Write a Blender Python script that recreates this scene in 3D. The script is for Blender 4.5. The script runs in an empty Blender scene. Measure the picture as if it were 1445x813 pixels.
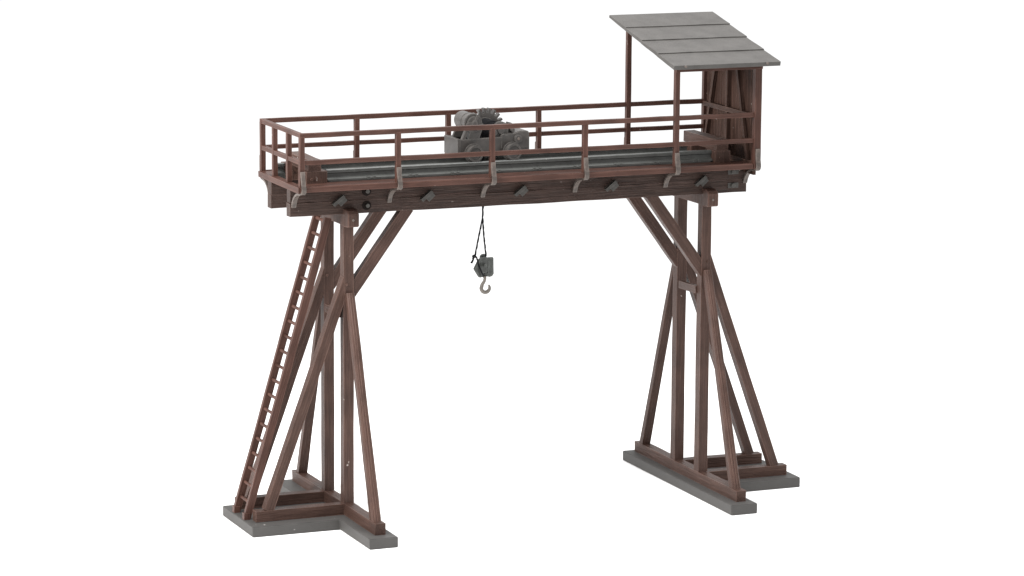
import bpy, bmesh, math, random
from mathutils import Vector, Matrix, noise
random.seed(4)
scene = bpy.context.scene
COL = scene.collection

# ------------------------------------------------------------------ camera
cd = bpy.data.cameras.new('camera'); cam = bpy.data.objects.new('camera', cd); COL.objects.link(cam)
scene.camera = cam
cd.sensor_width = 36.0; cd.lens = 123.43; cd.clip_start = 1.0; cd.clip_end = 2000.0
Fv = Vector((0.37535657, 0.91019595, -0.17507361)); Rv = Vector((0.92488787, -0.38018627, 0.00639006)); Uv = Vector((0.06074438, 0.16432201, 0.98453461))
Cv = Vector((-26.56420635, -74.96109217, 19.55854495))
cam.matrix_world = Matrix(((Rv.x, Uv.x, -Fv.x, Cv.x), (Rv.y, Uv.y, -Fv.y, Cv.y), (Rv.z, Uv.z, -Fv.z, Cv.z), (0, 0, 0, 1)))

# ------------------------------------------------------------------ light: white studio sweep
w = bpy.data.worlds.new('World'); scene.world = w; w.use_nodes = True
bg = w.node_tree.nodes['Background']; bg.inputs[0].default_value = (1.0, 1.0, 1.0, 1); bg.inputs[1].default_value = 1.12

def area(name, loc, target, size, power, color=(1, 1, 1), size_y=None):
    l = bpy.data.lights.new(name, 'AREA'); l.energy = power; l.color = color
    l.shape = 'RECTANGLE'; l.size = size; l.size_y = size_y or size
    o = bpy.data.objects.new(name, l); COL.objects.link(o); o.location = loc
    o.rotation_euler = (Vector(target) - Vector(loc)).to_track_quat('-Z', 'Y').to_euler()
    return o
area('softbox_key', (-24, -7, 20), (4.5, 0, 4), 9, 14500, (1.0, 0.985, 0.96))
area('softbox_top', (6, -3, 30), (4.5, 0, 5), 13, 7600, (1.0, 1.0, 1.0))

scene.view_settings.view_transform = 'Standard'; scene.view_settings.look = 'None'
scene.view_settings.exposure = 0.0; scene.view_settings.gamma = 1.0
scene.render.resolution_x = 1024; scene.render.resolution_y = 576

# ------------------------------------------------------------------ materials
def nodes(name):
    m = bpy.data.materials.new(name); m.use_nodes = True
    nt = m.node_tree
    return m, nt, nt.nodes['Principled BSDF']
def L(nt, a, b): nt.links.new(a, b)

def edge_mask(nt, wear_glint, breakup):
    # rubbed edges plus painted edge highlights: where a rounded normal departs from the face normal
    N = nt.nodes
    bv = N.new('ShaderNodeBevel'); bv.samples = 4; bv.inputs[0].default_value = .028
    ge = N.new('ShaderNodeNewGeometry'); dt = N.new('ShaderNodeVectorMath'); dt.operation = 'DOT_PRODUCT'
    L(nt, bv.outputs[0], dt.inputs[0]); L(nt, ge.outputs['True Normal'], dt.inputs[1])
    a = N.new('ShaderNodeMapRange'); a.inputs[1].default_value = .985; a.inputs[2].default_value = .86; a.inputs[3].default_value = 0; a.inputs[4].default_value = wear_glint
    L(nt, dt.outputs['Value'], a.inputs[0])
    b = N.new('ShaderNodeMapRange'); b.inputs[1].default_value = .28; b.inputs[2].default_value = .52
    L(nt, breakup, b.inputs[0])
    c = N.new('ShaderNodeMath'); c.operation = 'MULTIPLY'; L(nt, a.outputs[0], c.inputs[0]); L(nt, b.outputs[0], c.inputs[1])
    return c.outputs[0]

def plastic_wood(name, col, dark, light, rough=0.42, axis='Z', grain=1.0, fleck=True, scale=1.0, wear_glint=0.85, ior=1.28):
    """moulded plastic timber: engraved grain along local Z, rubbed edges with painted glints, stray pale flecks"""
    m, nt, b = nodes(name); N = nt.nodes
    tc = N.new('ShaderNodeTexCoord'); oi = N.new('ShaderNodeObjectInfo')
    off = N.new('ShaderNodeVectorMath'); off.operation = 'MULTIPLY_ADD'
    cmb = N.new('ShaderNodeCombineXYZ')
    for i in range(3): L(nt, oi.outputs['Random'], cmb.inputs[i])
    off.inputs[1].default_value = (37, 51, 23)
    L(nt, cmb.outputs[0], off.inputs[0]); L(nt, tc.outputs['Object'], off.inputs[2])
    mp = N.new('ShaderNodeMapping')
    sc = {'Z': (1, 1, .045), 'X': (.045, 1, 1), 'Y': (1, .045, 1)}[axis]
    mp.inputs['Scale'].default_value = tuple(s * scale for s in sc)
    L(nt, off.outputs[0], mp.inputs[0])
    n1 = N.new('ShaderNodeTexNoise'); n1.inputs['Scale'].default_value = 27; n1.inputs['Detail'].default_value = 5; n1.inputs['Roughness'].default_value = .62; n1.inputs['Distortion'].default_value = .5
    L(nt, mp.outputs[0], n1.inputs[0])
    n2 = N.new('ShaderNodeTexNoise'); n2.inputs['Scale'].default_value = 1.6; n2.inputs['Detail'].default_value = 4
    L(nt, off.outputs[0], n2.inputs[0])
    r = N.new('ShaderNodeValToRGB'); r.color_ramp.elements[0].position = .33; r.color_ramp.elements[1].position = .66
    r.color_ramp.elements[0].color = (*dark, 1); r.color_ramp.elements[1].color = (*light, 1)
    e = r.color_ramp.elements.new(.5); e.color = (*col, 1)
    L(nt, n1.outputs[0], r.inputs[0])
    hs = N.new('ShaderNodeHueSaturation'); mr = N.new('ShaderNodeMapRange')
    mr.inputs[1].default_value = .3; mr.inputs[2].default_value = .7; mr.inputs[3].default_value = .82; mr.inputs[4].default_value = 1.18
    L(nt, n2.outputs[0], mr.inputs[0]); L(nt, mr.outputs[0], hs.inputs['Value']); L(nt, r.outputs[0], hs.inputs['Color'])
    # rubbed edges, with edge highlights painted into the colour
    mx = N.new('ShaderNodeMixRGB'); mx.inputs[2].default_value = (*[min(1, c * 2.1 + .01) for c in light], 1)
    L(nt, edge_mask(nt, wear_glint, n2.outputs[0]), mx.inputs[0]); L(nt, hs.outputs[0], mx.inputs[1])
    out = mx.outputs[0]
    if fleck:
        vo = N.new('ShaderNodeTexNoise'); vo.inputs['Scale'].default_value = 7.5; vo.inputs['Detail'].default_value = 2
        L(nt, off.outputs[0], vo.inputs[0])
        cr = N.new('ShaderNodeMapRange'); cr.inputs[1].default_value = .755; cr.inputs[2].default_value = .80
        cr.inputs[4].default_value = .75
        L(nt, vo.outputs[0], cr.inputs[0])
        mx2 = N.new('ShaderNodeMixRGB'); mx2.inputs[2].default_value = (.42, .37, .34, 1)
        L(nt, cr.outputs[0], mx2.inputs[0]); L(nt, out, mx2.inputs[1]); out = mx2.outputs[0]
    L(nt, out, b.inputs['Base Color'])
    rr = N.new('ShaderNodeMapRange'); rr.inputs[3].default_value = rough - .1; rr.inputs[4].default_value = rough + .12
    L(nt, n1.outputs[0], rr.inputs[0]); L(nt, rr.outputs[0], b.inputs['Roughness'])
    b.inputs['Specular IOR Level'].default_value = .5; b.inputs['IOR'].default_value = ior
    bp = N.new('ShaderNodeBump'); bp.inputs['Strength'].default_value = .6 * grain; bp.inputs['Distance'].default_value = .05
    L(nt, n1.outputs[0], bp.inputs['Height']); L(nt, bp.outputs[0], b.inputs['Normal'])
    return m

def plastic(name, col, var=.18, rough=.55, mottled=3.0, wear_glint=.4, fleck=.0, tint=(1, 1, 1), bump=.25, ior=1.35):
    m, nt, b = nodes(name); N = nt.nodes
    tc = N.new('ShaderNodeTexCoord')
    n = N.new('ShaderNodeTexNoise'); n.inputs['Scale'].default_value = mottled; n.inputs['Detail'].default_value = 6; n.inputs['Roughness'].default_value = .65
    L(nt, tc.outputs['Object'], n.inputs[0])
    r = N.new('ShaderNodeValToRGB'); r.color_ramp.elements[0].position = .3; r.color_ramp.elements[1].position = .7
    r.color_ramp.elements[0].color = (*[c * (1 - var) for c in col], 1)
    r.color_ramp.elements[1].color = (*[c * (1 + var) * t for c, t in zip(col, tint)], 1)
    L(nt, n.outputs[0], r.inputs[0]); out = r.outputs[0]
    mx = N.new('ShaderNodeMixRGB'); mx.inputs[2].default_value = (*[min(1, c * 2.2) for c in col], 1)  # paler edge tone: rubbing and painted edge highlights together
    L(nt, edge_mask(nt, wear_glint, n.outputs[0]), mx.inputs[0]); L(nt, out, mx.inputs[1]); out = mx.outputs[0]
    if fleck:
        v = N.new('ShaderNodeTexNoise'); v.inputs['Scale'].default_value = 6; v.inputs['Detail'].default_value = 2
        L(nt, tc.outputs['Object'], v.inputs[0])
        cr = N.new('ShaderNodeMapRange'); cr.inputs[1].default_value = .75; cr.inputs[2].default_value = .775; cr.inputs[4].default_value = fleck
        L(nt, v.outputs[0], cr.inputs[0])
        m2 = N.new('ShaderNodeMixRGB'); m2.inputs[2].default_value = (.5, .48, .46, 1)
        L(nt, cr.outputs[0], m2.inputs[0]); L(nt, out, m2.inputs[1]); out = m2.outputs[0]
    L(nt, out, b.inputs['Base Color'])
    f = N.new('ShaderNodeTexNoise'); f.inputs['Scale'].default_value = 28; f.inputs['Detail'].default_value = 3
    L(nt, tc.outputs['Object'], f.inputs[0])
    mr = N.new('ShaderNodeMapRange'); mr.inputs[3].default_value = rough - .1; mr.inputs[4].default_value = rough + .1
    L(nt, f.outputs[0], mr.inputs[0]); L(nt, mr.outputs[0], b.inputs['Roughness'])
    b.inputs['Specular IOR Level'].default_value = .5; b.inputs['IOR'].default_value = ior
    bp = N.new('ShaderNodeBump'); bp.inputs['Strength'].default_value = bump; bp.inputs['Distance'].default_value = .015
    L(nt, f.outputs[0], bp.inputs['Height']); L(nt, bp.outputs[0], b.inputs['Normal'])
    return m

M = {}
M['leg'] = plastic_wood('brown_trestle_timber', (.055, .0300, .0230), (.041, .0222, .0170), (.071, .0405, .032))
M['rail'] = plastic_wood('red_brown_handrail', (.056, .0258, .0192), (.045, .0205, .0152), (.069, .0340, .0262), grain=.5, wear_glint=.7)
M['beam'] = plastic_wood('weathered_beam_timber', (.041, .0245, .0195), (.024, .0145, .0117), (.057, .0355, .029), grain=1.3)
M['plank'] = plastic_wood('hut_plank_timber', (.044, .0245, .0185), (.024, .0130, .0100), (.066, .039, .031), grain=1.2, ior=1.15)  # base colour darkened so the end wall looks in shadow
M['foot'] = plastic('grey_footing', (.060, .0572, .0548), var=.07, rough=.6, mottled=1.6, wear_glint=.25, fleck=.6)
M['roof'] = plastic('grey_roof_board', (.070, .066, .0625), var=.16, rough=.62, mottled=2.2, wear_glint=.3)
M['track'] = plastic('grey_green_rail', (.070, .0715, .068), var=.15, rough=.42, mottled=5, wear_glint=.6, fleck=.5)
M['brk'] = plastic('worn_grey_bracket', (.080, .070, .064), var=.55, rough=.42, mottled=7, wear_glint=.6, tint=(1.1, 1, .95))
M['dog'] = plastic('dark_grey_clamp', (.052, .049, .045), var=.35, rough=.5, mottled=9, wear_glint=.7)
M['winch'] = plastic('grey_winch_casting', (.047, .0435, .041), var=.25, rough=.36, mottled=7, wear_glint=1.0, tint=(1.05, 1, .97), bump=.06, ior=1.45)
M['hook'] = plastic('hook_metal', (.12, .105, .09), var=.3, rough=.32, mottled=12, wear_glint=.5, bump=.05, ior=1.45)
M['blk'] = plastic('grey_pulley_block', (.048, .051, .047), var=.4, rough=.3, mottled=9, wear_glint=1.0, bump=.06, ior=1.45)
M['hole'] = plastic('painted_dark_bolt_hole', (.012, .009, .008), var=.2, rough=.6, wear_glint=0, ior=1.1)  # near-black colour stands in for the shade inside a bolt hole
M['rope'] = plastic('black_thread', (.012, .012, .013), var=.4, rough=.85, mottled=60, wear_glint=0, ior=1.1)
gm, gnt, gb = nodes('white_sweep')
gb.inputs['Base Color'].default_value = (.93, .93, .93, 1); gb.inputs['Roughness'].default_value = .9; gb.inputs['Specular IOR Level'].default_value = 0
M['sweep'] = gm

# ------------------------------------------------------------------ helpers
WM = {}
def link(name, bm, mat, parent=None, M4=None, smooth=False, label=None):
    me = bpy.data.meshes.new(name); bm.normal_update(); bm.to_mesh(me); bm.free()
    me.materials.append(mat)
    if smooth:
        for p in me.polygons: p.use_smooth = True
    o = bpy.data.objects.new(name, me); COL.objects.link(o)
    M4 = M4 or Matrix(); WM[o.name] = M4
    if parent:
        o.parent = parent; o.matrix_basis = WM[parent.name].inverted() @ M4
    else: o.matrix_basis = M4
    if label: o['label'] = label
    return o
def thing(name, label, cat, loc, group=None):
    o = bpy.data.objects.new(name, None); COL.objects.link(o); o.location = loc; o.empty_display_size = .3
    WM[o.name] = Matrix.Translation(loc); o['label'] = label; o['category'] = cat
    if group: o['group'] = group
    return o

def box_bm(bm, sx, sy, z0, z1, cx=0, cy=0, segs=1, bev=0, wob=0, taper=(1, 1), seed=0, chips=0):
    """box with its length on z; long edges wander slightly, ends cut square"""
    b = bmesh.new()
    rings = []
    for i in range(segs + 1):
        t = i / segs; z = z0 + (z1 - z0) * t; k = taper[0] + (taper[1] - taper[0]) * t
        ring = []
        for j, (dx, dy) in enumerate(((-1, -1), (1, -1), (1, 1), (-1, 1))):
            wx = wob * noise.noise(Vector((seed + j * 7.1, z * 1.3, 1.7))) + wob * .5 * noise.noise(Vector((seed, z * .5, 9.3)))
            wy = wob * noise.noise(Vector((seed + j * 5.3, z * 1.3, 4.2)))
            ring.append(b.verts.new((cx + dx * sx / 2 * k + wx, cy + dy * sy / 2 * k + wy, z)))
        rings.append(ring)
    for i in range(segs):
        for j in range(4):
            b.faces.new((rings[i][j], rings[i][(j + 1) % 4], rings[i + 1][(j + 1) % 4], rings[i + 1][j]))
    b.faces.new(rings[0][::-1]); b.faces.new(rings[-1])
    if bev:
        es = [e for e in b.edges if len(e.link_faces) == 2 and e.calc_face_angle(0) > .6]
        bmesh.ops.bevel(b, geom=es, offset=bev, segments=2, affect='EDGES', profile=.6)
    me = bpy.data.meshes.new('t'); b.to_mesh(me); b.free(); bm.from_mesh(me); bpy.data.meshes.remove(me)

def frame(p0, p1, side):
    """matrix with local z along p0->p1, local x closest to 'side'"""
    p0, p1 = Vector(p0), Vector(p1); z = (p1 - p0).normalized(); s = Vector(side)
    x = (s - z * s.dot(z)).normalized(); y = z.cross(x)
    return Matrix(((x.x, y.x, z.x, p0.x), (x.y, y.y, z.y, p0.y), (x.z, y.z, z.z, p0.z), (0, 0, 0, 1))), (p1 - p0).length
CNT = [0]
def timber(name, p0, p1, sx, sy, mat, parent, side=(1, 0, 0), bev=.014, wob=.008, label=None, taper=(1, 1)):
    CNT[0] += 1
    m4, ln = frame(p0, p1, side); bm = bmesh.new()
    box_bm(bm, sx, sy, 0, ln, segs=max(1, int(ln / .35)), bev=bev, wob=wob, seed=CNT[0] * 3.7, taper=taper)
    return link(name, bm, M[mat], parent, m4, label=label)
def box_obj(name, c0, c1, mat, parent, bev=.01, label=None):
    """axis aligned block between two corners"""
    c0, c1 = Vector(c0), Vector(c1); c = (c0 + c1) / 2; s = c1 - c0; bm = bmesh.new()
    box_bm(bm, abs(s.x), abs(s.y), -abs(s.z) / 2, abs(s.z) / 2, bev=bev)
    return link(name, bm, M[mat], parent, Matrix.Translation(c), label=label)
def cyl_bm(bm, r, h0, h1, seg=32, axis='Y', c=(0, 0, 0), r2=None, bev=0):
    b = bmesh.new()
    bmesh.ops.create_cone(b, cap_ends=True, segments=seg, radius1=r, radius2=r if r2 is None else r2, depth=h1 - h0)
    bmesh.ops.translate(b, verts=b.verts, vec=(0, 0, (h0 + h1) / 2))
    if bev:
        es = [e for e in b.edges if e.calc_face_angle(0) > 1]
        bmesh.ops.bevel(b, geom=es, offset=bev, segments=2, affect='EDGES')
    if axis == 'Y': bmesh.ops.rotate(b, verts=b.verts, matrix=Matrix.Rotation(-math.pi / 2, 3, 'X'))
    if axis == 'X': bmesh.ops.rotate(b, verts=b.verts, matrix=Matrix.Rotation(math.pi / 2, 3, 'Y'))
    bmesh.ops.translate(b, verts=b.verts, vec=c)
    me = bpy.data.meshes.new('t'); b.to_mesh(me); b.free(); bm.from_mesh(me); bpy.data.meshes.remove(me)
def cyl_obj(name, c, r, h0, h1, mat, parent, seg=32, axis='Y', bev=.01, r2=None, extra=None):
    bm = bmesh.new(); cyl_bm(bm, r, h0, h1, seg, axis, bev=bev, r2=r2)
    if extra: extra(bm)
    return link(name, bm, M[mat], parent, Matrix.Translation(c))
def tube_bm(bm, pts, r, seg=10, prof=None):
    """sweep a round (or prof = list of (u,v)) section along pts"""
    pts = [Vector(p) for p in pts]; n = len(pts)
    tan = [(pts[min(i + 1, n - 1)] - pts[max(i - 1, 0)]).normalized() for i in range(n)]
    ref = Vector((0, 1, 0)) if abs(tan[0].y) < .8 else Vector((1, 0, 0))
    rings = []; x = (ref - tan[0] * ref.dot(tan[0])).normalized()
    for i in range(n):
        x = (x - tan[i] * x.dot(tan[i])).normalized(); y = tan[i].cross(x)
        rad = r[i] if isinstance(r, (list, tuple)) else r
        pr = prof or [(rad * math.cos(2 * math.pi * k / seg), rad * math.sin(2 * math.pi * k / seg)) for k in range(seg)]
        rings.append([bm.verts.new(pts[i] + x * u + y * v) for u, v in pr])
    k = len(rings[0])
    for i in range(n - 1):
        for j in range(k): bm.faces.new((rings[i][j], rings[i][(j + 1) % k], rings[i + 1][(j + 1) % k], rings[i + 1][j]))
    bm.faces.new(rings[0][::-1]); bm.faces.new(rings[-1])
    bmesh.ops.recalc_face_normals(bm, faces=bm.faces)
def prism(name, pts, y0, y1, mat, parent, axis='Y', bev=.008, label=None):
    """extrude a 2-D outline (x,z) along y, or (y,z) along x, or (x,y) along z"""
    bm = bmesh.new()
    def P(u, v, d): return {'Y': (u, d, v), 'X': (d, u, v), 'Z': (u, v, d)}[axis]
    n = len(pts); a = [bm.verts.new(P(u, v, y0)) for u, v in pts]; b = [bm.verts.new(P(u, v, y1)) for u, v in pts]
    bm.faces.new(a); bm.faces.new(b[::-1])
    for i in range(n): bm.faces.new((a[i], b[i], b[(i + 1) % n], a[(i + 1) % n]))
    bmesh.ops.recalc_face_normals(bm, faces=bm.faces)
    if bev:
        es = [e for e in bm.edges if e.calc_face_angle(0) > .5]
        bmesh.ops.bevel(bm, geom=es, offset=bev, segments=2, affect='EDGES')
    c = sum((v.co for v in bm.verts), Vector()) / len(bm.verts)
    bmesh.ops.translate(bm, verts=bm.verts, vec=-c)
    return link(name, bm, M[mat], parent, Matrix.Translation(c), label=label)

# ------------------------------------------------------------------ setting
bm = bmesh.new(); bmesh.ops.create_grid(bm, x_segments=1, y_segments=1, size=700)
g = link('ground', bm, M['sweep']); g['kind'] = 'structure'

# ------------------------------------------------------------------ footings
def footing(label, pts, origin):
    t = prism('footing', pts, 0.004, .245, 'foot', None, axis='Z', bev=.014)
    t['label'] = label; t['category'] = 'footing'; t['group'] = 'grey footings under the trestles'
    return t
footing('flat grey footing slab under the left trestle and the foot of the ladder',
        [(-2.456, -1.18), (-.363, -1.18), (-.363, -3.178), (.315, -3.178), (.315, 3.06), (-.50, 3.06), (-.50, 1.06), (-2.456, 1.06)], (0, 0))
footing('flat grey footing slab under the right trestle, below the roofed end',
        [(8.625, -3.165), (9.295, -3.165), (9.295, -1.124), (11.451, -1.124), (11.451, 1.06), (9.295, 1.06), (9.295, 3.06), (8.625, 3.06)], (9, 0))

# ------------------------------------------------------------------ gantry
G = thing('gantry_crane', 'brown timber gantry crane with two trestles, railed deck and small grey roof', 'crane', (4.5, 0, 0))
YF, YB, PW = -.672, .672, .241
ZB, ZS, ZC, ZT = .246, .508, 7.0, 7.25

def trestle(x, s):
    """s = -1 left trestle (stays lean to -x), +1 right trestle"""
    timber('sill', (x, -2.89, (ZB + ZS) / 2), (x, 2.9, (ZB + ZS) / 2), .25, ZS - ZB, 'leg', G, bev=.022, wob=.012)
    for y in (YF, YB):
        xe = x + s * 2.247
        timber('sill', (x + s * .127, y, (ZB + ZS) / 2 - .004), (xe, y, (ZB + ZS) / 2 - .004), .25, ZS - ZB - .012, 'leg', G, side=(0, 1, 0), bev=.022, wob=.012)
        timber('post', (x, y, ZS + .002), (x, y, ZC + .02), PW, PW, 'leg', G)
        # stay leaning out along the crane
        bx = x + s * 1.93; tx = x + s * .02; tz = 5.76
        timber('stay', (bx, y, ZS - .02), (tx, y, tz), .225, .218, 'leg', G, side=(0, 1, 0))
        # knee brace up to the beam
        kx = x - s * 1.47
        timber('knee_brace', (x - s * .03, y - .004, 5.36), (kx, y - .004, ZT + .06), .208, .262, 'leg', G, side=(0, 1, 0))
        # raking leg at the end of the long sill
        sy = -1 if y < 0 else 1
        m4, ln = frame((x, sy * 2.58, ZS - .03), (x + .01, y + sy * .17, 5.42), (1, 0, 0))
        ys = 1 if (m4.to_3x3() @ Vector((0, 1, 0))).y * sy > 0 else -1
        half = [(-.113, -.09), (-.113, .06), (-.085, .088), (-.06, .084), (-.045, .098), (-.02, .1), (-.004, .084), (.012, .1), (.04, .1), (.052, .086), (.085, .09), (.113, .06), (.113, -.09)]
        bm = bmesh.new(); ns = 16; R_ = []
        for i in range(ns + 1):
            t = i / ns; k = 1 - .13 * t
            R_.append([bm.verts.new((u * k + .008 * noise.noise(Vector((t * 6, j * .6, x + y))), v * k * ys + .007 * noise.noise(Vector((t * 5, j * .9, x - y))), t * ln)) for j, (u, v) in enumerate(half)])
        for i in range(ns):
            for j in range(len(half)): q = (j + 1) % len(half); bm.faces.new((R_[i][j], R_[i][q], R_[i + 1][q], R_[i + 1][j]))
        bm.faces.new(R_[0]); bm.faces.new(R_[-1][::-1]); bmesh.ops.recalc_face_normals(bm, faces=bm.faces)
        link('raking_leg', bm, M['leg'], G, m4)
    timber('tie', (x - .115, YF + .1, 4.92), (x - .115, YB - .30, 4.89), .10, .18, 'leg', G, wob=.01)
    # cap with rounded nose
    pts = [(-1.13, 6.99), (-1.135, 7.27), (-1.08, 7.35), (-.95, 7.385), (.95, 7.385), (1.12, 7.34), (1.12, 7.0), (.95, 6.97), (-.55, 6.985), (-.9, 6.965)]
    c = prism('cap', pts, x - .135, x + .135, 'leg', G, axis='X', bev=.016)
    cyl_obj('bolt', (x - .01, -1.135, 7.15), .028, -.015, .012, 'brk', c, seg=12, bev=.004)
    for y in (YF, YB):
        cyl_obj('bolt', (x + s * .05, y - .118, 5.62), .03, -.03, .012, 'leg', G, seg=12, bev=.006)
        cyl_obj('bolt', (x, y + (-.215 if y < 0 else .215), 5.05), .03, -.03, .012, 'leg', G, seg=12, bev=.006)
trestle(0, -1); trestle(9, 1)

# main beams: two stacked baulks each
for y in (YF, YB):
    x0, x1 = -1.40, 10.02
    b = timber('beam', (x0, y, 7.40), (x1, y, 7.40), .25, .302, 'beam', G, side=(0, 1, 0), bev=.018, wob=.012)
    timber('upper_baulk', (x0 + .01, y + .004, 7.725), (x1 - .008, y + .004, 7.725), .236, .33, 'beam', b, side=(0, 1, 0), bev=.022, wob=.014)
    if y < 0:
        for bx in (-.26, 1.875, 4.184, 6.477, 8.797):
            # iron dog: slanted strap in front of a small plate
            bm = bmesh.new(); box_bm(bm, .075, .13, -.16, .16, bev=.018)
            d = link('clamp', bm, M['dog'], b, Matrix.Translation((bx, y - .165, 7.575)) @ Matrix.Rotation(math.radians(52), 4, 'Y'))
            bm = bmesh.new(); box_bm(bm, .12, .05, -.10, .10, bev=.012, cx=.02)
            link('clamp_plate', bm, M['dog'], b, Matrix.Translation((bx + .09, y - .14, 7.56)) @ Matrix.Rotation(math.radians(48), 4, 'Y'))
        for bz in (7.745, 7.42):
            cyl_obj('bolt', (.445, y - .15, bz), .052, -.04, .03, 'dog', b, seg=6, bev=.008)
            cyl_obj('dark_hole_disc', (.433, y - .128, bz), .105, -.015, .01, 'hole', b, seg=20, bev=.004)  # flat disc painted dark as the shaded hole around the bolt
            cyl_obj('bolt', (9.66, y - .15, bz), .062, -.04, .03, 'dog', b, seg=6, bev=.008)
            box_obj('strap', (9.53, y - .145, bz - .06), (9.80, y - .118, bz + .06), 'dog', b, bev=.008)

# track: two flat bottomed rails
def rail_profile():
    return [(-.13, 0), (.13, 0), (.13, .035), (.03, .07), (.026, .15), (.062, .175), (.062, .235), (.045, .25), (-.045, .25), (-.062, .235), (-.062, .175), (-.026, .15), (-.03, .07), (-.13, .035)]
for y in (YF, YB):
    bm = bmesh.new(); pr = rail_profile(); n = 24; x0, x1 = (-.5 if y < 0 else -1.3), 9.12
    rings = [[bm.verts.new((x0 + (x1 - x0) * i / n, u, v + .004 * noise.noise(Vector((i * .9, y, 0))))) for u, v in pr] for i in range(n + 1)]
    for i in range(n):
        for j in range(len(pr)): bm.faces.new((rings[i][j], rings[i][(j + 1) % len(pr)], rings[i + 1][(j + 1) % len(pr)], rings[i + 1][j]))
    bm.faces.new(rings[0]); bm.faces.new(rings[-1][::-1]); bmesh.ops.recalc_face_normals(bm, faces=bm.faces)
    t = link('track_rail', bm, M['track'], G, Matrix.Translation((0, y, 8.025)))
    # inner girder of grey plastic below each rail head that closes the gap to the beam
    box_obj('rail_bed', (x0 + .05, y - .12, 7.885), (x1 - .05, y + .12, 8.023), 'track', t, bev=.006)
    for k in range(9):
        xx = .55 + k * 1.02 + (.1 if y > 0 else 0)
        for dx in (-.07, .07):
            box_obj('rail_chair', (xx + dx - .03, y - .155, 8.03), (xx + dx + .03, y - .05, 8.085), 'track', t, bev=.008)

# buffer timbers over both ends of the track
def buffer(xa, xb, xl0, xl1, yb):
    b = timber('buffer_beam', ((xa + xb) / 2, -.92, 8.41), ((xa + xb) / 2, yb, 8.41), xb - xa, .26, 'leg', G, bev=.02, wob=.015)
    for y in (YF, YB):
        box_obj('buffer_block', (xl0, y - .26, 7.90), (xl1, y + .2, 8.275), 'leg', b, bev=.02)
        cyl_obj('bolt', (xl0 + .12, y - .27, 8.1), .035, -.02, .01, 'leg', b, seg=8, bev=.006)
buffer(-1.0, -.7, -1.05, -.56, .58)
buffer(9.16, 9.46, 9.13, 9.52, .92)

# walkway boards
for s in (-1, 1):
    x1 = 9.86 if s < 0 else 9.9
    w_ = timber('walkway_board', (-1.37, s * 1.13, 7.945), (x1, s * 1.13, 7.945), .64, .115, 'rail', G, side=(0, 1, 0), bev=.014, wob=.006)
    # engraved lip along the outer edge
    timber('lip', (-1.30, s * 1.43, 8.008), (x1 - .02, s * 1.43, 8.008), .035, .02, 'rail', w_, side=(0, 1, 0), bev=.004, wob=.003)
timber('end_board', (-1.33, -1.43, 7.935), (-1.33, 1.43, 7.935), .17, .135, 'rail', G, bev=.016, wob=.006)

# railings
ZR, ZM = 9.166, 8.555
PX = [-1.32, .976, 3.267, 5.573, 7.894]
def bracket(x, s, parent, xo=0):
    """bent iron bracket: up the post, round the board, curved foot on the beam"""
    yo = s * 1.375; e = s * 1.485
    pts = [(x, yo + s * .075, 8.36), (x, yo + s * .085, 8.22), (x + .01, e, 8.06), (x + .02, e + s * .012, 7.93), (x + .01, e - s * .01, 7.86), (x, e - s * .12, 7.84), (x, e - s * .3, 7.825),
           (x, s * 1.05, 7.78), (x, s * .93, 7.69), (x, s * .85, 7.58), (x, s * .81, 7.47)]
    # resample smoothly
    sm = []
    for i in range(len(pts) - 1):
        a, b_ = Vector(pts[i]), Vector(pts[i + 1])
        sm += [a, a.lerp(b_, .5)]
    sm.append(Vector(pts[-1]))
    for _ in range(2): sm = [sm[0]] + [(sm[i - 1] + sm[i] * 2 + sm[i + 1]) / 4 for i in range(1, len(sm) - 1)] + [sm[-1]]
    bm = bmesh.new()
    rings = []
    n = len(sm)
    for i, p in enumerate(sm):
        t = (sm[min(i + 1, n - 1)] - sm[max(i - 1, 0)]).normalized(); x_ = Vector((1, 0, 0)); y_ = t.cross(x_)
        wv = .05 + .008 * noise.noise(p * 3); th = .022
        rings.append([bm.verts.new(p + x_ * u * wv + y_ * v * th) for u, v in ((-1, -1), (1, -1), (1, 1), (-1, 1))])
    for i in range(n - 1):
        for j in range(4): bm.faces.new((rings[i][j], rings[i][(j + 1) % 4], rings[i + 1][(j + 1) % 4], rings[i + 1][j]))
    bm.faces.new(rings[0]); bm.faces.new(rings[-1]); bmesh.ops.recalc_face_normals(bm, faces=bm.faces)
    bmesh.ops.translate(bm, verts=bm.verts, vec=-Vector(pts[0]))
    link('bracket', bm, M['brk'], parent, Matrix.Translation(pts[0]))
for s in (-1, 1):
    xe = 10.0 if s < 0 else 9.9
    y = s * 1.375
    timber('top_rail', (-1.375, y, ZR), (xe, y, ZR), .10, .105, 'rail', G, side=(0, 1, 0), wob=.008, bev=.012)
    timber('middle_rail', (-1.37, y, ZM), (xe, y, ZM), .085, .10, 'rail', G, side=(0, 1, 0), wob=.008, bev=.012)
    for i, x in enumerate(PX):
        wd = .112
        if i == 4:   # carries the roof
            p = timber('roof_post', (x, y, 8.0), (x, y, 10.43 if s < 0 else 11.05), .115, .112, 'rail', G, wob=.006, bev=.01)
        else:
            p = timber('railing_post', (x, y, 8.0), (x, y, ZR - .02), wd, .112, 'rail', G, wob=.008, bev=.012)
        bracket(x, s, p)
for y in (-.495, .505):
    timber('railing_post', (-1.32, y, 7.99), (-1.32, y, ZR - .02), .108, .112, 'rail', G, wob=.006, bev=.012)
for z in (ZR, ZM):
    timber('end_rail', (-1.322, -1.33, z + .002), (-1.322, 1.33, z + .002), .095, .097, 'rail', G, wob=.006, bev=.012)

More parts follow.
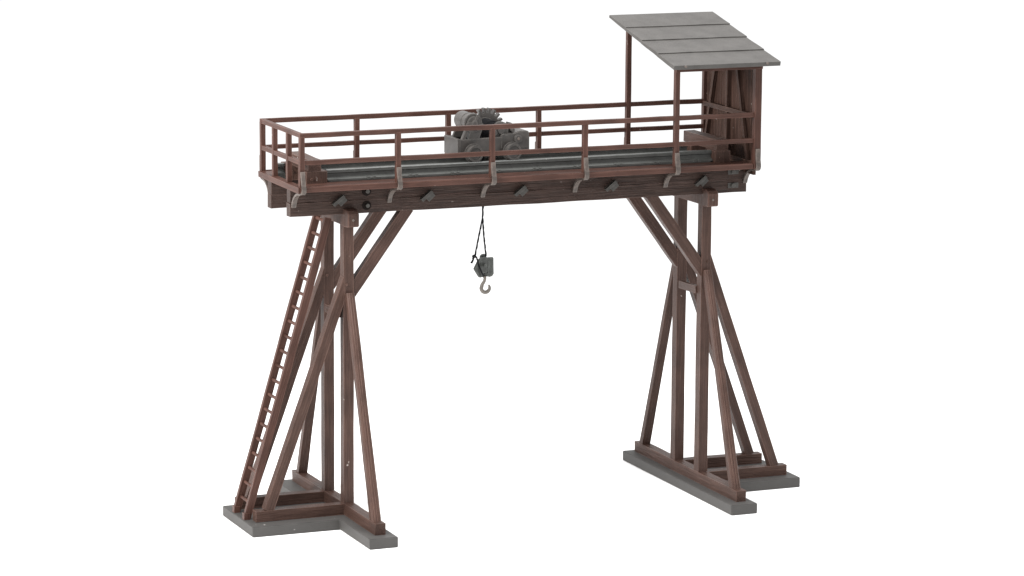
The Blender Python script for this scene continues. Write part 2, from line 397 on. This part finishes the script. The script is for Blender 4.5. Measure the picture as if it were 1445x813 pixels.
# ------------------------------------------------------------------ shed at the right end
def roof_z(y): return 10.405 + (y + 1.943) * (11.255 - 10.405) / 3.714    # underside reference
p = timber('corner_post', (9.975, -1.385, 7.88), (9.975, -1.385, 10.44), .17, .14, 'rail', G, wob=.004, bev=.012); bracket(9.975, -1, p)
p = timber('corner_post', (9.935, 1.38, 7.9), (9.935, 1.38, 11.0), .12, .12, 'rail', G, wob=.004, bev=.012); bracket(9.935, 1, p)
# plank wall (vertical boards engraved into one sheet)
bm = bmesh.new(); nb = 13
for i in range(nb):
    a = -1.31 + 2.62 * i / nb; b_ = -1.31 + 2.62 * (i + 1) / nb
    g_ = .008; zt0 = roof_z(a) - .06; zt1 = roof_z(b_) - .06; dx = random.uniform(-.008, .008)
    xs = (9.955 + dx, 10.015)
    z0 = 7.72
    vs = [bm.verts.new((xx, yy, zz)) for xx in xs for yy, zz in ((a + g_, z0), (b_ - g_, z0), (b_ - g_, zt1), (a + g_, zt0))]
    for f in ((0, 1, 2, 3), (7, 6, 5, 4), (0, 4, 5, 1), (1, 5, 6, 2), (2, 6, 7, 3), (3, 7, 4, 0)): bm.faces.new([vs[k] for k in f])
v2 = [bm.verts.new((xx, yy, zz)) for xx in (9.985, 10.008) for yy, zz in ((-1.31, 7.73), (1.31, 7.73), (1.31, roof_z(1.31) - .07), (-1.31, roof_z(-1.31) - .07))]
for f in ((0, 1, 2, 3), (7, 6, 5, 4), (0, 4, 5, 1), (1, 5, 6, 2), (2, 6, 7, 3), (3, 7, 4, 0)): bm.faces.new([v2[k] for k in f])
bmesh.ops.recalc_face_normals(bm, faces=bm.faces)
wall = link('plank_wall', bm, M['plank'], G)
xw = 9.905
timber('wall_rail', (xw, -1.3, 9.13), (xw, 1.3, 9.13), .12, .11, 'plank', wall, wob=.004)
timber('wall_rail', (xw, -1.3, 10.44), (xw, 1.3, 11.02), .07, .12, 'plank', wall, wob=.004)
timber('wall_stud', (xw + .004, .03, 7.9), (xw + .004, .03, 10.72), .12, .09, 'plank', wall, wob=.004)
timber('wall_brace', (xw + .007, -1.16, 7.9), (xw + .007, -.36, 10.6), .12, .085, 'plank', wall, wob=.004)
timber('wall_brace', (xw + .007, 1.28, 8.0), (xw + .007, .52, 10.8), .12, .085, 'plank', wall, wob=.004)
timber('wall_rail', (xw, -1.3, 8.0), (xw, 1.3, 8.0), .075, .12, 'plank', wall, wob=.004)

timber('roof_beam', (7.84, -1.42, 10.325), (10.07, -1.42, 10.325), .10, .15, 'rail', G, side=(0, 1, 0), wob=.004)
timber('roof_beam', (7.80, 1.38, 11.09), (10.03, 1.38, 11.09), .12, .12, 'rail', G, side=(0, 1, 0), wob=.004)
# lapped roof boards
Fp, Bp = Vector((0, -1.943, 10.437)), Vector((0, 1.771, 11.288)); dv = Bp - Fp; up = dv.normalized().cross(Vector((-1, 0, 0))).normalized()
if up.z < 0: up = -up
rx0, rx1 = 7.552, 10.29
for k in range(4):
    a = Fp + dv * (k / 4 - (.012 if k else 0)); b_ = Fp + dv * ((k + 1) / 4 + .0)
    la = .0; bm = bmesh.new(); ny = 10; nx = 26
    # underside plane offset, top rises to a lap lip at the lower edge
    grid = {}
    for i in range(nx + 1):
        for j in range(ny + 1):
            t = j / ny; pnt = a.lerp(b_, t); xx = rx0 + (rx1 - rx0) * i / nx
            xx += (.012 * noise.noise(Vector((k * 3.1, t * 2, 5)))) if i in (0, nx) else 0
            lip = .026 * (1 - t) + .006 * noise.noise(Vector((xx * 1.5, k * 7 + t, 2)))
            yy = .012 * noise.noise(Vector((xx * 1.7, k * 9.0, 1))) if j == 0 else 0
            for q, h in ((0, -.075 + (.004 * k)), (1, lip)):
                c = pnt + up * h + dv.normalized() * yy
                grid[i, j, q] = bm.verts.new((xx, c.y, c.z))
    for i in range(nx):
        for j in range(ny):
            bm.faces.new((grid[i, j, 1], grid[i + 1, j, 1], grid[i + 1, j + 1, 1], grid[i, j + 1, 1]))
            bm.faces.new((grid[i, j, 0], grid[i, j + 1, 0], grid[i + 1, j + 1, 0], grid[i + 1, j, 0]))
    for i in range(nx):
        bm.faces.new((grid[i, 0, 0], grid[i + 1, 0, 0], grid[i + 1, 0, 1], grid[i, 0, 1])); bm.faces.new((grid[i, ny, 0], grid[i, ny, 1], grid[i + 1, ny, 1], grid[i + 1, ny, 0]))
    for j in range(ny):
        bm.faces.new((grid[0, j, 0], grid[0, j, 1], grid[0, j + 1, 1], grid[0, j + 1, 0])); bm.faces.new((grid[nx, j, 0], grid[nx, j + 1, 0], grid[nx, j + 1, 1], grid[nx, j, 1]))
    bmesh.ops.recalc_face_normals(bm, faces=bm.faces)
    rb = link('roof_board', bm, M['roof'], G)
    if k == 0:
        for nx_ in (7.83, 9.93): cyl_obj('nail', (nx_, -1.985, 10.44), .03, -.02, .02, 'brk', rb, seg=10, bev=.006)

# ------------------------------------------------------------------ ladder
Ld = thing('ladder', 'long narrow brown ladder leaning up to the deck beside the left trestle', 'ladder', (-2.36, -.04, .246))
lb, lt = Vector((-2.36, 0, .25)), Vector((-.36, 0, 7.12))
for y in (-.41, .33):
    timber('side_rail', (lb.x, y, .25), (lt.x, y, lt.z), .165, .105, 'rail', Ld, wob=.008, bev=.012)
    box_obj('foot', (lb.x - .07, y - .07, .247), (lb.x + .07, y + .07, .40), 'rail', Ld, bev=.012)
z = .62; d = (lt - lb)
while z < 7.05:
    t = (z - lb.z) / d.z; x = lb.x + d.x * t
    bm = bmesh.new(); cyl_bm(bm, .037, -.37, .37, 10, 'Y')
    link('rung', bm, M['rail'], Ld, Matrix.Translation((x, -.04, z)), smooth=True)
    z += .337

# ------------------------------------------------------------------ winch trolley on the track
ZH = 8.275
W = thing('winch_trolley', 'grey four-wheeled winch trolley with drum and big toothed gear standing on the deck rails', 'winch', (3.69, 0, ZH))
body = prism('chassis', [(2.812, 8.36), (4.575, 8.36), (4.575, 8.78), (4.45, 8.80), (2.812, 8.76)], -.42, -.34, 'winch', W, bev=.012)
prism('chassis', [(2.812, 8.36), (4.575, 8.36), (4.575, 8.78), (4.45, 8.80), (2.812, 8.76)], .34, .42, 'winch', W, bev=.012)
box_obj('end_beam', (2.80, -.425, 8.37), (2.87, .43, 8.775), 'winch', W, bev=.015)
box_obj('end_beam', (4.52, -.41, 8.38), (4.59, .41, 8.77), 'winch', W, bev=.015)
box_obj('floor_plate', (2.86, -.34, 8.40), (3.30, .34, 8.46), 'winch', W, bev=.01)
box_obj('floor_plate', (3.95, -.34, 8.40), (4.53, .34, 8.46), 'winch', W, bev=.01)
cab = prism('gear_case', [(3.86, 8.5), (4.583, 8.5), (4.583, 8.88), (4.54, 8.905), (4.34, 8.91), (4.16, 8.86), (4.0, 8.84), (3.93, 8.87), (3.88, 8.84)], -.435, .3, 'winch', W, bev=.02)
cyl_obj('hub', (4.285, -.44, 8.735), .095, -.06, .02, 'winch', W, seg=24, bev=.015)
cyl_obj('hub', (4.285, -.50, 8.735), .035, -.03, .02, 'brk', W, seg=8, bev=.008)
for wx in (3.137, 4.091):
    for s in (-1, 1):
        def fl(bm): 
            cyl_bm(bm, .225, -.035, -.005, 32, 'Y', c=(0, -s * .055 + .02, 0), bev=.008)
        wh = cyl_obj('wheel', (wx, s * .62, ZH + .185), .185, -.06, .06, 'winch', W, seg=36, bev=.014, extra=fl)
        # rim ring and hub boss on the outer face
        bm = bmesh.new()
        ring = [(.19 * math.cos(a), 0, .19 * math.sin(a)) for a in [2 * math.pi * k / 36 for k in range(36)]]
        R1, R2 = .185, .148; vv = []
        for k in range(36):
            a = 2 * math.pi * k / 36; ca, sa = math.cos(a), math.sin(a)
            vv.append([bm.verts.new((r_ * ca, yy, r_ * sa)) for r_, yy in ((R1, s * .05), (R1, s * .095), (R2, s * .095), (R2, s * .05))])
        for k in range(36):
            n2 = vv[(k + 1) % 36]
            for q in range(4): bm.faces.new((vv[k][q], vv[k][(q + 1) % 4], n2[(q + 1) % 4], n2[q]))
        bmesh.ops.recalc_face_normals(bm, faces=bm.faces)
        link('rim', bm, M['winch'], wh, Matrix.Translation((wx, s * .62, ZH + .185)))
        cyl_obj('hub', (wx, s * .62, ZH + .185), .055, s * .06 - .03, s * .06 + .03, 'winch', wh, seg=16, bev=.01)
    bm = bmesh.new(); cyl_bm(bm, .04, -.6, .6, 12, 'Y')
    link('axle', bm, M['winch'], W, Matrix.Translation((wx, 0, ZH + .185)))
    # axle guards
    for s in (-1, 1):
        box_obj('axle_box', (wx - .10, s * .44 - .03, 8.36), (wx + .10, s * .44 + .03, 8.56), 'winch', W, bev=.012)
# brake drum / motor
bm = bmesh.new()
cyl_bm(bm, .205, -.40, .30, 40, 'Y', bev=.02); cyl_bm(bm, .222, -.42, -.33, 40, 'Y', bev=.012); cyl_bm(bm, .214, -.16, -.10, 40, 'Y', bev=.008)
dr = link('motor', bm, M['winch'], W, Matrix.Translation((3.185, 0, 9.14)))
bm = bmesh.new(); cyl_bm(bm, .16, -.475, -.42, 32, 'Y', bev=.012); cyl_bm(bm, .07, -.54, -.47, 20, 'Y', bev=.012)
for a in range(3):
    b2 = bmesh.new(); box_bm(b2, .05, .035, 0, .19, bev=.01)
    bmesh.ops.transform(b2, verts=b2.verts, matrix=Matrix.Translation((0, -.485, 0)) @ Matrix.Rotation(math.radians(25 + a * 120), 4, 'Y'))
    me = bpy.data.meshes.new('t'); b2.to_mesh(me); b2.free(); bm.from_mesh(me)
link('end_cap', bm, M['winch'], dr, Matrix.Translation((3.185, 0, 9.14)))
# pedestals
prism('pedestal', [(3.06, 8.74), (3.34, 8.74), (3.42, 8.96), (3.46, 9.1), (3.30, 9.2), (3.14, 9.08)], -.40, -.30, 'winch', W, bev=.012)
prism('pedestal', [(2.90, 8.74), (3.0, 8.74), (3.10, 8.98), (3.02, 9.02)], -.40, -.30, 'winch', W, bev=.012)
prism('pedestal', [(2.92, 8.74), (3.40, 8.74), (3.34, 9.0), (3.04, 9.02)], .22, .30, 'winch', W, bev=.012)
# big spur gear
def gear(r0, r1, n, y0, y1, twist=.0):
    bm = bmesh.new(); pts = []
    for k in range(n):
        a = 2 * math.pi * k / n; h = math.pi / n
        for da, r in ((-h * .98, r0), (-h * .62, r0), (-h * .38, r1), (h * .30, r1), (h * .62, r0)):
            pts.append((r * math.cos(a + da + (twist if r == r1 else 0)), r * math.sin(a + da + (twist if r == r1 else 0))))
    A = [bm.verts.new((u, y0, v)) for u, v in pts]; B = [bm.verts.new((u, y1, v)) for u, v in pts]
    ca = bm.verts.new((0, y0, 0)); cb = bm.verts.new((0, y1, 0)); m_ = len(pts)
    for i in range(m_):
        j = (i + 1) % m_
        bm.faces.new((A[i], B[i], B[j], A[j])); bm.faces.new((A[i], A[j], ca)); bm.faces.new((B[j], B[i], cb))
    bmesh.ops.recalc_face_normals(bm, faces=bm.faces)
    return bm
link('gear', gear(.315, .43, 19, -.07, .07, .05), M['winch'], W, Matrix.Translation((3.80, .36, 8.95)))
bm = bmesh.new(); cyl_bm(bm, .07, -.38, .34, 24, 'Y', bev=.01); cyl_bm(bm, .29, .22, .26, 40, 'Y', bev=.01)
rd = link('rope_drum', bm, M['winch'], W, Matrix.Translation((3.735, .0, 8.88)))
bm = bmesh.new()
hp = [Vector(((.25 + .01 * math.sin(a * 7)) * math.cos(a), -.22 + .0054 * a, (.25 + .01 * math.sin(a * 5)) * math.sin(a))) for a in [k * .35 for k in range(232)]]
tube_bm(bm, hp, .02, 6); cyl_bm(bm, .245, -.235, .21, 32, 'Y'); link('rope_winding', bm, M['rope'], rd, Matrix.Translation((3.735, .0, 8.88)), smooth=True)
bm = bmesh.new(); cyl_bm(bm, .205, -.33, -.27, 40, 'Y', bev=.014); cyl_bm(bm, .08, -.38, -.33, 24, 'Y', bev=.01)
link('brake_disc', bm, M['winch'], W, Matrix.Translation((3.90, .0, 8.93)))
link('pinion', gear(.10, .15, 12, -.06, .06), M['winch'], W, Matrix.Translation((4.19, -.05, 8.93)))
cyl_obj('shaft', (4.19, -.05, 8.93), .045, -.35, .3, 'winch', W, seg=12, bev=.008)
prism('bearing', [(3.60, 8.74), (3.94, 8.74), (3.86, 8.98), (3.80, 9.02), (3.72, 9.02), (3.66, 8.98)], .28, .36, 'winch', W, bev=.012)

# ------------------------------------------------------------------ hook block hanging on black thread
H = thing('hook_block', 'small grey pulley block with a bare metal hook hanging under the deck on black thread', 'hook', (3.64, 0, 5.09))
def rope(pts, nm='rope', r=.021):
    bm = bmesh.new(); out = []
    for i in range(len(pts) - 1):
        a, b_ = Vector(pts[i]), Vector(pts[i + 1]); n = max(2, int((b_ - a).length / .05))
        out += [a.lerp(b_, k / n) + Vector((.003 * math.sin((a.lerp(b_, k / n).z) * 40), .004 * math.cos(a.lerp(b_, k / n).z * 33), 0)) for k in range(n)]
    out.append(Vector(pts[-1]))
    rad = [r * (1 + .18 * math.sin(i * 2.1)) for i in range(len(out))]
    tube_bm(bm, out, rad, 8); return link(nm, bm, M['rope'], H, smooth=True)
rope([(3.60, 0, 8.69), (3.598, 0, 7.1), (3.60, 0, 6.86), (3.50, 0, 6.4), (3.40, -.02, 5.95)])
rope([(3.615, .01, 8.69), (3.612, 0.01, 7.1), (3.60, .01, 6.86), (3.64, .02, 6.4), (3.70, .03, 5.93)])
rope([(3.40, -.13, 5.95), (3.44, -.13, 5.8), (3.52, -.13, 5.6), (3.57, -.13, 5.5)], r=.018)
kn = rope([(3.33, -.04, 5.95), (3.37, -.06, 5.99), (3.42, -.04, 5.94), (3.37, .0, 5.92), (3.345, -.05, 5.88), (3.30, -.04, 5.80)], 'knot', .024)
# two cheeks, splayed, with a sheave between them
def cheek(pts, y0, y1, rot):
    o = prism('cheek', pts, y0, y1, 'blk', H, bev=.016)
    o.matrix_basis = o.matrix_basis @ Matrix.Rotation(math.radians(rot), 4, 'Z'); return o
cheek([(3.30, 5.68), (3.47, 5.90), (3.54, 5.90), (3.62, 5.50), (3.55, 5.44), (3.47, 5.46)], -.10, -.04, 24)
cheek([(3.66, 5.90), (3.86, 5.92), (3.87, 5.50), (3.80, 5.44), (3.66, 5.46)], -.05, .01, -32)
sv = cyl_obj('sheave', (3.62, -.03, 5.74), .19, -.035, .035, 'blk', H, seg=32, bev=.012)
cyl_obj('axle', (3.62, -.03, 5.74), .04, -.12, .09, 'blk', sv, seg=12, bev=.008)
prism('cheek', [(3.56, 5.95), (3.62, 5.985), (3.68, 5.985), (3.72, 5.92), (3.72, 5.46), (3.66, 5.41), (3.52, 5.5)], .03, .09, 'blk', H, bev=.012)
box_obj('rib', (3.71, -.075, 5.54), (3.75, -.02, 5.86), 'blk', H, bev=.01)
box_obj('rib', (3.80, -.09, 5.54), (3.84, -.03, 5.86), 'blk', H, bev=.01)
bm = bmesh.new(); hp = [(3.65, -.03, 5.47), (3.65, -.03, 5.40), (3.63, -.03, 5.34), (3.585, -.03, 5.28), (3.565, -.03, 5.21)]
for k in range(12):
    a = math.radians(180 + k * 20); hp.append((3.665 + .105 * math.cos(a), -.03, 5.19 + .105 * math.sin(a)))
tube_bm(bm, hp, [.036, .036, .038, .042] + [.046] * 8 + [.043, .040, .035, .028, .020], 12)
link('hook', bm, M['hook'], H, smooth=True)
